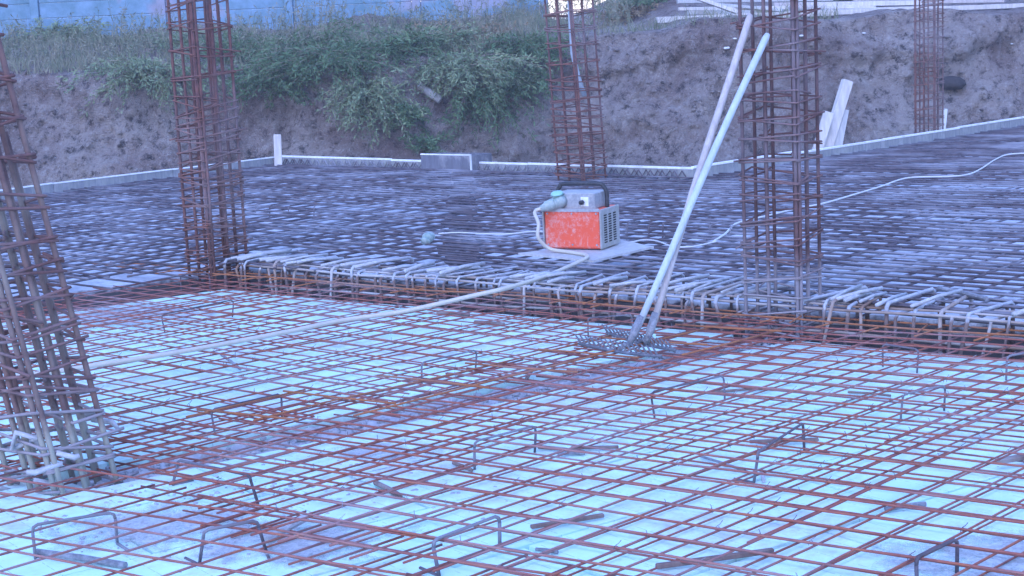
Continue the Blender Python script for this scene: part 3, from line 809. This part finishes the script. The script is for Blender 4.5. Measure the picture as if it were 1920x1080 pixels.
yq = v2(G(1770, 240, .27)).y+.1
plank(D(1769, 245, yq), D(1773, 204, yq), X, .055, .03, 'small white stake beside the farthest column cage', M_edge)
plank(D(1764, 242, yq+.05), D(1767, 222, yq+.05), X, .05, .03, 'shorter stub beside the small white stake', M_plank)

# ------------------------------------------------------------------ frequency converter box
ZB_ = FT+.04
O = G(1126, 470, ZB_)                        # nearest lower corner
th = R(26)
ex = Vector((-math.cos(th), math.sin(th), 0))   # along the front towards the left
ey = Vector((math.sin(th), math.cos(th), 0))    # along the side towards the back
ez = Vector((0, 0, 1)); W_, D_, H_ = .44, .36, .285
t = thing('converter_box', O, 'orange and grey electric converter box with black handle on a plywood sheet', 'converter box')
c = O+ex*W_/2+ey*D_/2
put('body', Geo().box(c+ez*(H_/2+.008), ex*(W_/2), ey*(D_/2-.012), ez*H_/2, .012), M_red, t)
for a_, b_ in ((.03, .03), (W_-.03, .03), (.03, H_-.03), (W_-.03, H_-.03), (W_/2, .03), (W_/2, H_-.03)):
    q = O+ex*a_+ez*(b_+.008)
    put('screw', Geo().tube([q+ey*.014, q+ey*.007], .007, 8), M_grey, t)
put('front_rim', Geo().box(O+ex*W_/2+ey*.008+ez*(H_+.004), ex*(W_/2-.004), ey*.004, ez*.012), M_grey, t)
put('base', Geo().box(c+ez*.004, ex*(W_/2-.02), ey*(D_/2-.03), ez*.004), M_black, t)
sp_ = put('side_panel', Geo().box(O-ex*.004+ey*D_/2+ez*(H_/2+.008), ex*.006, ey*(D_/2), ez*(H_/2), .004), M_side, t)
for cc in range(3):
    g = Geo()
    for rr_ in range(12):
        g.box(O-ex*.0105+ey*(.085+cc*.088)+ez*(.05+rr_*.0177), ex*.0012, ey*.026, ez*.0048)
    put('vent_slots', g, M_slot, sp_)
put('side_panel', Geo().box(O+ex*(W_+.004)+ey*D_/2+ez*(H_/2+.008), ex*.006, ey*(D_/2), ez*(H_/2), .004), M_side, t)
uc = O+ex*(W_/2-.01)+ey*(D_/2-.01)+ez*(H_+.008+.058)
head = put('control_head', Geo().box(uc, ex*.165, ey*.13, ez*.057, .006), M_grey, t)
put('switch_plate', Geo().box(uc-ex*.085-ey*.132-ez*.005, ex*.030, ey*.003, ez*.034, .002), M_edge, head)
put('switch', Geo().tube([uc-ex*.068-ey*.135-ez*.008, uc-ex*.068-ey*.165-ez*.008], .017, 12), M_black, head, True)
# plug on the front left
pc = uc+ex*.10-ey*.133+ez*.0
pd = (ex*.75-ey*.55-ez*.28).normalized()
sk = put('socket', Geo().tube([pc+ey*.01, pc-ey*.02, pc+pd*.035], [.052, .052, .05], 14), M_plug, t, True)
put('lid', Geo().tube([pc+ez*.052+ex*.02-ey*.02, pc+ez*.066+ex*.02-ey*.024], [.05, .04], 14), M_lid, sk, True)
pl_ = put('plug', Geo().tube([pc+pd*.03, pc+pd*.05, pc+pd*.055, pc+pd*.12, pc+pd*.125, pc+pd*.16], [.048, .048, .043, .038, .03, .022], 14), M_plug, t, True)
# handle: tube loop on both sides
hz = O.z; hp = []
for sx, zz in ((0, .0), (0, .12), (.02, .165), (.06, .19)):
    hp.append((sx, zz))
xl, xr = W_/2-.01+.195, W_/2-.01-.195
A0 = uc-ez*.069; mm = []
def HP(e, z): return O+ex*e+ey*(D_/2+.01)+ez*(H_+.008+z)
mm = [HP(xl, 0), HP(xl, .10), HP(xl-.02, .145), HP(xl-.065, .168), HP(xr+.065, .168), HP(xr+.02, .145), HP(xr, .10), HP(xr, 0)]
def smooth_path(pts, n=6):
    out = []
    P = [pts[0]]+list(pts)+[pts[-1]]
    for i in range(1, len(P)-2):
        for k in range(n):
            q = k/n; a, b, c_, d_ = P[i-1], P[i], P[i+1], P[i+2]
            out.append(.5*((2*b)+(c_-a)*q+(2*a-5*b+4*c_-d_)*q*q+(3*b-a-3*c_+d_)*q**3))
    out.append(P[-2]); return out
put('handle', Geo().tube(smooth_path(mm, 5), .017, 10), M_black, t, True)
# plywood sheet
pq = [G(975, 478, ZB_-.016), G(1112, 492, ZB_-.016), G(1225, 465, ZB_-.016), G(1165, 454, ZB_-.016)]
jag = []
for i in range(4):
    a, b = v2(pq[i]), v2(pq[(i+1) % 4])
    for k in range(5): jag.append(a.lerp(b, k/5)+Vector((random.uniform(-.012, .012), random.uniform(-.02, .02), 0)))
tag(put('plywood_sheet', Geo().prism(jag, ZB_-.017, ZB_-.001), M_ply, origin=pq[1]), 'splintered pale plywood sheet under the orange box', 'plywood sheet')
# hose
tip = pc+pd*.155
hpts = [tip, tip+pd*.05-ez*.01, D(1010, 420, tip.y-.10), D(1009, 445, tip.y-.14), G(1030, 466, ZB_+.03), G(1062, 472, ZB_+.014), G(1098, 478, ZB_+.014), G(1097, 485, ZB_+.014), G(1070, 498, FT+.035),
        G(1020, 519, FT+.04), G(950, 540, FT+.06), G(880, 556, .22), G(760, 583, .16), G(640, 601, .135), G(540, 622, .13), G(420, 645, .13), G(300, 666, .13), G(190, 683, .13), G(80, 700, .13), G(-60, 716, .13), G(-250, 740, .13)]
tag(put('hose', Geo().tube(smooth_path(hpts, 6), .0135, 10), M_hose, smooth=True, origin=hpts[0]), 'thick cream cable running from the plug of the orange box across the foam bay', 'cable')
# thin cables
cz = FT+.03
c2 = [G(822, 438, cz), G(860, 436, cz), G(900, 438, cz), G(950, 439, cz), G(1000, 434, cz), G(1050, 436, cz), G(1100, 440, cz), G(1170, 454, cz), G(1205, 450, cz), G(1232, 452, cz), G(1262, 462, cz), G(1300, 462, cz), G(1345, 452, cz)]
tag(put('thin_cable', Geo().tube(smooth_path(c2, 5), .006, 6), M_cable, smooth=True, origin=c2[0]), 'thin white cable passing behind the orange box from the round connector', 'cable')
c3 = [G(1338, 452, cz), G(1360, 438, cz), G(1378, 420, cz), G(1405, 412, cz), G(1440, 404, cz), G(1490, 392, cz), G(1545, 381, cz), G(1600, 365, cz), G(1650, 350, cz), G(1690, 336, cz), G(1722, 332, cz), G(1775, 331, cz), G(1815, 327, cz), G(1840, 316, cz), G(1868, 298, cz), G(1895, 289, cz), G(1960, 286, cz), G(2100, 280, cz)]
tag(put('thin_cable', Geo().tube(smooth_path(c3, 5), .0075, 6), M_cable, smooth=True, origin=c3[0]), 'long thin white cable winding over the raised slab to the right border', 'cable')
a = G(800, 446, cz+.03); d = (G(826, 438, cz+.03)-a).normalized()
t = thing('cable_connector', a, 'round grey-green cable connector lying on the far mat left of the orange box', 'connector')
put('body', Geo().tube([a-d*.01, a, a+d*.05, a+d*.055, a+d*.10, a+d*.13], [.03, .042, .042, .034, .03, .012], 12), M_plug, t, True)
put('lid', Geo().tube([a-d*.02-ez*.02, a-d*.035-ez*.03], [.04, .036], 12), M_plug, t, True)

# ------------------------------------------------------------------ rakes
def rake(hx0, hx1, ferr, top_px, topy, label, mh, seed, tilt):
    a, b = G(hx0[0], hx0[1], ZT+.035), G(hx1[0], hx1[1], ZT+.035)
    fz = G(ferr[0], ferr[1], ZT+.05); top = D(top_px[0], top_px[1], topy)
    t = thing('rake', Vector((fz.x, fz.y, ZT)), label, 'rake', 'rakes leaning on the column cage')
    d = (b-a).normalized()
    dr = (top-fz).normalized(); f1 = fz+dr*.10
    put('handle', Geo().tube([f1.lerp(top, q)+Vector((.006*math.sin(q*6+seed), 0, 0)) for q in (0, .2, .4, .6, .8, .985, 1)], [.018, .019, .0195, .020, .020, .020, .014], 12), mh, t, True)
    put('socket', Geo().tube([fz, fz+dr*.05, fz+dr*.06, fz+dr*.16], [.016, .02, .024, .021], 10), M_rakeM, t, True)
    n = 7; hb = [a.lerp(b, i/n)+Vector((0, 0, .012*math.sin(i/n*math.pi)*(-1))) for i in range(n+1)]
    hd = put('head_bar', Geo().tube(hb, .009, 6), M_tine, t, True)
    hc = a.lerp(b, .5)
    put('neck', Geo().tube([hc, hc.lerp(fz, .6)+Vector((0, 0, .01)), fz], [.011, .014, .016], 8), M_rakeM, t, True)
    m = 16; s = Vector((-d.y, d.x, 0)); s = s if s.y > 0 else -s
    for i in range(m):
        q = a.lerp(b, (i+.3)/m)
        tip_ = q+Vector((-.050, 0, 0))+s*tilt*.05+Vector((0, 0, .048))
        put('tine', Geo().tube([q-Vector((-.012, 0, .018)), q, q.lerp(tip_, .6)+Vector((0, 0, .003)), tip_], [.004, .006, .0055, .003], 5), M_tine, t, True)
rake((1086, 644), (1240, 668), (1180, 645), (1438, 64), C4.y-.13, 'nearer rake, its bluish handle ending lower and further right', M_handle2, 1, .6)
rake((1138, 624), (1266, 656), (1213, 640), (1405, 28), C4.y-.02, 'farther rake, its brownish handle reaching highest', M_handle, 2, .4)

# ------------------------------------------------------------------ fence
yF = 27.6
t = thing('concrete_fence', Vector((-8, yF, 2.2)), 'bluish precast concrete fence of wide boards and posts on top of the bank', 'fence')
def fy(x): return yF-.02*x
x0 = -22.0; k = 0
while x0 < -.4:
    zb = 2.08
    put('post', Geo().box((x0, fy(x0), zb+.95), X*.075, Vector((0, .06, 0)), Vector((0, 0, 1.15)), .01), M_fence, t)
    xn = x0+2.28
    for j in range(6):
        zz = zb-.05+j*.27
        put('board', Geo().box(((x0+xn)/2, fy(x0)+.0, zz+.13), X*(1.14-.078), Vector((0, .02, 0)), Vector((0, 0, .1345)), .012), M_fence, t)
    x0 = xn
put('post', Geo().box((x0, fy(x0), 3.03), X*.075, Vector((0, .06, 0)), Vector((0, 0, 1.15)), .01), M_fence, t)

# ------------------------------------------------------------------ timber stack and light objects upper right
GT = 'timber lying on the ground above the bank'
def lay(a, b, y0, y1, w_, th, label, mat=M_plank, z=None):
    pa, pb = D(a[0], a[1], y0), D(b[0], b[1], y1)
    plank(pa, pb, Vector((0, 1, 0)), w_, th, label, mat, 'timber_beam', GT)
lay((1230, 38), (1560, 24), 26.4, 26.6, .3, .10, 'long pale beam lying nearest the bank edge, left part')
lay((1560, 24), (1990, 8), 26.8, 27.2, .3, .08, 'long pale beam lying nearest the bank edge, right part')
lay((1272, 17), (1600, 13), 27.4, 27.4, .2, .06, 'plank in the timber stack behind the left beam')
lay((1300, -6), (1385, 24), 26.9, 26.7, .25, .06, 'plank slanting down to the right in the timber stack')
lay((1340, 8), (1470, 20), 27.6, 26.9, .2, .05, 'thin plank slanting across the timber stack', M_ply)
lay((1500, 10), (1720, 6), 27.9, 27.9, .6, .08, 'wide board on top of the timber stack')
lay((1420, -4), (1900, -6), 28.4, 28.6, .5, .10, 'long board at the back of the timber stack', M_ply)
for i, (xa, ya, xb, yb, yy, m_, lb) in enumerate([
    (1290, 24, 1700, 19, 27.2, M_ply, 'grey plank low in the middle of the timber stack'),
    (1340, 18, 1640, 12, 27.6, M_plank, 'pale plank in the second layer of the timber stack'),
    (1450, 9, 1880, 1, 27.9, M_handle, 'brownish plank in the third layer of the timber stack'),
    (1520, 20, 1880, 13, 27.5, M_plank, 'pale plank at the right end of the timber stack'),
    (1270, 3, 1560, -2, 28.1, M_ply, 'grey plank high on the left of the timber stack'),
    (1600, -2, 1850, -6, 28.2, M_plank, 'topmost pale plank at the right of the timber stack')]):
    lay((xa, ya), (xb, yb), yy, yy+.1, .18, .07, lb, m_)
lay((1310, 38), (1375, 43), 26.0, 26.0, .1, .03, 'small broken board on the bank edge', M_ply)
lay((1480, 14), (1530, 12), 26.9, 26.9, .25, .05, 'short brownish board in the timber stack', M_handle)

# ------------------------------------------------------------------ things in the bank
from mathutils.bvhtree import BVHTree
_bk = bpy.data.objects['earth_bank'].data
BVH = BVHTree.FromPolygons([v.co.copy() for v in _bk.vertices], [tuple(q.vertices) for q in _bk.polygons])
def bankpt(px, py, lift=0.0):
    d = ray(px, py).normalized(); h = BVH.ray_cast(CP, d)[0]
    return (h if h is not None else CP+d*27) - d*lift
a, b = bankpt(785, 160, .0), bankpt(826, 188, .18)
t = thing('broken_pipe', b, 'pale broken pipe with a dark open end sticking out of the bank under the bushes', 'pipe')
put('pipe_wall', Geo().tube([a, b], [.06, .065], 14, False).tube([b, a], [.048, .048], 14, False), M_ply, t, True)
put('bore', Geo().tube([b-(b-a)*.06, b-(b-a)*.05], .06, 14), M_slot, t)
q = bankpt(1785, 155, .1); g = Geo(); lump(g, q, .2, 3, .55); g.v = [q+Vector(((v_-q).x*1.3, (v_-q).y, (v_-q).z)) for v_ in g.v]
tag(put('dark_stump', g, M_dark, smooth=True, origin=q), 'dark rounded stump sticking out of the bank right of the farthest cage', 'stump')
for i, (px, py, s, lab) in enumerate([(1362, 90, .09, 'crumpled white litter in the bank behind the rake handle tops'), (1503, 67, .07, 'white scrap in the bank behind the cage the rakes lean on'),
                                 (1378, 72, .05, 'small white scrap right of the crumpled litter'), (1897, 82, .04, 'white scrap in the bank at the right border'),
                                 (1620, 62, .05, 'pale scrap in the bank left of the farthest cage'), (1447, 73, .04, 'tiny pale scrap behind the column cage')]):
    q = bankpt(px, py, .05); g = Geo(); lump(g, q, s*.6, i*3+1, .4)
    tag(put('litter', g, M_litter, origin=q), lab, 'litter')
# stones
g = Geo(); rnd = random.Random(9)
for i in range(1500):
    px = rnd.uniform(-60, 1980); py = rnd.uniform(60, 340)
    q = bankpt(px, py, .0); lump(g, q+Vector((0, rnd.uniform(-.1, .08), 0)), rnd.uniform(.01, .05)*rnd.random()+.008, i, .7)
tag(put('clods', g, M_soil, smooth=False), 'stones and clods stuck in the earth bank', 'clods', kind='stuff')

# ------------------------------------------------------------------ bushes and grass
def leafquad(g, q, d, L, wd, rnd):
    s = Vector((rnd.uniform(-1, 1), rnd.uniform(-1, 1), rnd.uniform(-1, 1))).cross(d)
    if s.length < 1e-3: return
    s = s.normalized()*wd; b = len(g.v)
    g.v += [q, q+d*L*.5+s, q+d*L, q+d*L*.5-s]; g.f.append((b, b+1, b+2, b+3))
def bush(px, py, y, sx, sz, nb, label, mat, seed, droop=.5, leaves=60):
    sx *= 1.15; sz *= 1.1; nb = int(nb*1.25); droop *= .75
    rnd = random.Random(seed); base = bankpt(px, py, .06)
    t = thing('bush', base, label, 'bush', 'bushes hanging over the bank')
    tw, lf = Geo(), Geo()
    for i in range(nb):
        a = rnd.uniform(0, 6.28); out = Vector((math.cos(a)*sx, math.sin(a)*.55-.25, rnd.uniform(.25, 1.0)*sz))
        o = base+Vector((rnd.gauss(0, .22)*sx, rnd.gauss(0, .1), rnd.gauss(-.05, .06)))
        L = rnd.uniform(.5, 1.2); q = o.copy(); v_ = out*.16*L; pts = [q.copy()]
        for k in range(7):
            v_ = v_+Vector((rnd.gauss(0, .012), rnd.gauss(0, .012), -.035*droop*rnd.uniform(.4, 1.6)*(sz+sx)*.5)); q = q+v_; pts.append(q.copy())
        tw.tube(pts, [.007*(1-.12*k) for k in range(len(pts))], 3, False)
        for k in range(leaves):
            f = rnd.uniform(.12, .999)*(len(pts)-1); i0 = int(f); c = pts[i0].lerp(pts[i0+1], f-i0)
            ax_ = (pts[i0+1]-pts[i0]).normalized()
            d = (ax_*.7+Vector((rnd.uniform(-1, 1), rnd.uniform(-1, 1), rnd.uniform(-.8, .9)))*.8).normalized()
            c = c+Vector((rnd.gauss(0, .02), rnd.gauss(0, .02), rnd.gauss(0, .02)))
            leafquad(lf, c, d, rnd.uniform(.04, .12), rnd.uniform(.005, .013), rnd)
    put('twigs', tw, M_twig, t); put('foliage', lf, mat, t)
B = [(285, 125, 25.0, .75, .45, 90, 'pale sprawling bush left of the second column cage', M_leaf2, 1, 1.2),
     (430, 110, 25.2, .6, .6, 80, 'green bush behind the second column cage', M_leaf, 2, 1.0),
     (515, 140, 24.9, .65, .6, 110, 'dense green bush just right of the second column cage', M_leaf, 3, 1.0),
     (620, 110, 25.0, .8, .55, 120, 'wide green bush above the bank left of the pipe', M_leaf, 4, .9),
     (690, 175, 24.5, .45, .65, 80, 'pale green bush drooping down the bank left of the pipe', M_leaf2, 5, 1.5),
     (740, 95, 25.2, .6, .6, 90, 'dark green bush on the lip above the pipe', M_leaf, 6, .8),
     (870, 120, 24.9, .75, .5, 130, 'yellowish green bush on the lip right of the pipe', M_leaf2, 7, 1.0),
     (905, 185, 24.4, .45, .7, 90, 'green bush hanging low down the bank right of the pipe', M_leaf, 8, 1.7),
     (985, 85, 25.2, .6, .5, 90, 'green bush left of the middle column cage', M_leaf, 9, .9),
     (880, 75, 25.6, .45, .4, 60, 'reddish dry bush on top of the bank above the pipe', M_dry, 10, .7),
     (120, 75, 26.2, .7, .55, 70, 'sparse weedy bush before the fence at the left', M_leaf2, 11, .6),
     (560, 95, 25.2, .8, .6, 110, 'bluish green bush on the lip between the second cage and the pipe', M_leaf, 17, .7),
     (800, 85, 25.2, .6, .5, 90, 'loose pale bush on the lip right above the pipe', M_leaf2, 18, .7),
     (975, 150, 24.6, .4, .5, 70, 'green bush low on the bank just left of the middle cage', M_leaf, 19, 1.1),
     (350, 85, 25.2, .6, .4, 70, 'pale bush on the grass directly left of the second cage top', M_leaf2, 20, .7),
     (1570, -2, 30.0, .5, .4, 40, 'dim bush behind the timber stack', M_leaf, 12, .6),
     (1190, 25, 25.6, .65, .35, 80, 'dry pale bush on the lip right of the middle column cage', M_dry, 13, .7),
     (1220, 5, 27.2, .7, .5, 80, 'dark green bush above the dry one, left of the timber stack', M_leaf, 14, .5),
     (800, 270, 23.6, .2, .3, 20, 'small green weed growing low on the bank left of the box shutter', M_leaf, 15, .6),
     (770, 215, 23.9, .22, .35, 25, 'small weed clump below the pipe', M_leaf, 16, .8)]
for b_ in B: bush(*b_)
g = Geo(); rnd = random.Random(3)
for i in range(15000):
    x = rnd.uniform(-11, 5.5)
    if x > 1.2 and rnd.random() < .8: continue
    tt = rnd.random()**1.3*2.6; y = bank_y(x)+.6+tt
    z = lip_z(x)+(.62*min(1, tt/3.2) if x < 0 else .25*tt*max(0, 1-x/2.2))
    h = rnd.uniform(.06, .28)*(1+.8*max(0, noise.noise(Vector((x*1.1, y, 0)))*2))
    d = Vector((rnd.gauss(0, .35), rnd.gauss(0, .3), 1)).normalized(); s = Vector((rnd.uniform(-1, 1), rnd.uniform(-.4, .4), 0)).normalized()*rnd.uniform(.003, .007)
    b = len(g.v); q = Vector((x, y, z-.02)); m_ = q+d*h*.6+Vector((0, 0, 0)); e = q+d*h+Vector((d.x*h*.5, 0, -.02))
    g.v += [q-s, q+s, m_+s*.7, m_-s*.7, e]; g.f += [(b, b+1, b+2, b+3), (b+3, b+2, b+4)]
tall = Geo()
for i in range(1500):
    x = rnd.uniform(-11, 2.2); tt = rnd.uniform(.3, 3.0); y = bank_y(x)+.6+tt; z = lip_z(x)+.62*min(1, tt/3.2)
    h = rnd.uniform(.25, .75)*(.5+.9*abs(noise.noise(Vector((x*.8, y*.5, 4)))))
    q = Vector((x, y, z-.03)); d = Vector((rnd.gauss(0, .22), rnd.gauss(0, .15), 1)); e = q+d*h
    tall.tube([q, q+d*h*.6, e+Vector((d.x*.1, 0, 0))], [.005, .004, .002], 3, False)
    for k in range(7):
        c = q.lerp(e, rnd.uniform(.25, 1)); leafquad(tall, c, Vector((rnd.uniform(-1, 1), rnd.uniform(-1, 1), rnd.uniform(-.1, .9))).normalized(), rnd.uniform(.04, .11), rnd.uniform(.005, .012), rnd)
tag(put('weeds', tall, M_grass), 'straggly weed stems standing in front of the blue fence', 'weeds', kind='stuff')
tag(put('grass', g, M_grass), 'dry green and straw coloured grass and weeds along the top of the bank', 'grass', kind='stuff')

# ------------------------------------------------------------------ air volume added to imitate lens veil, lifting dark tones
hv = bpy.data.materials.new('veil_air'); hv.use_nodes = True
hn = hv.node_tree.nodes; hn.remove(hn['Principled BSDF']); vol = hn.new('ShaderNodeVolumePrincipled')
vol.inputs['Color'].default_value = (.85, .86, .9, 1); vol.inputs['Density'].default_value = .0029
hv.node_tree.links.new(vol.outputs[0], hn['Material Output'].inputs['Volume'])
tag(put('veil_volume', Geo().box((0, 350, 3.0), Vector((1300, 0, 0)), Vector((0, 1450, 0)), Vector((0, 0, 5.5))), hv), kind='stuff')
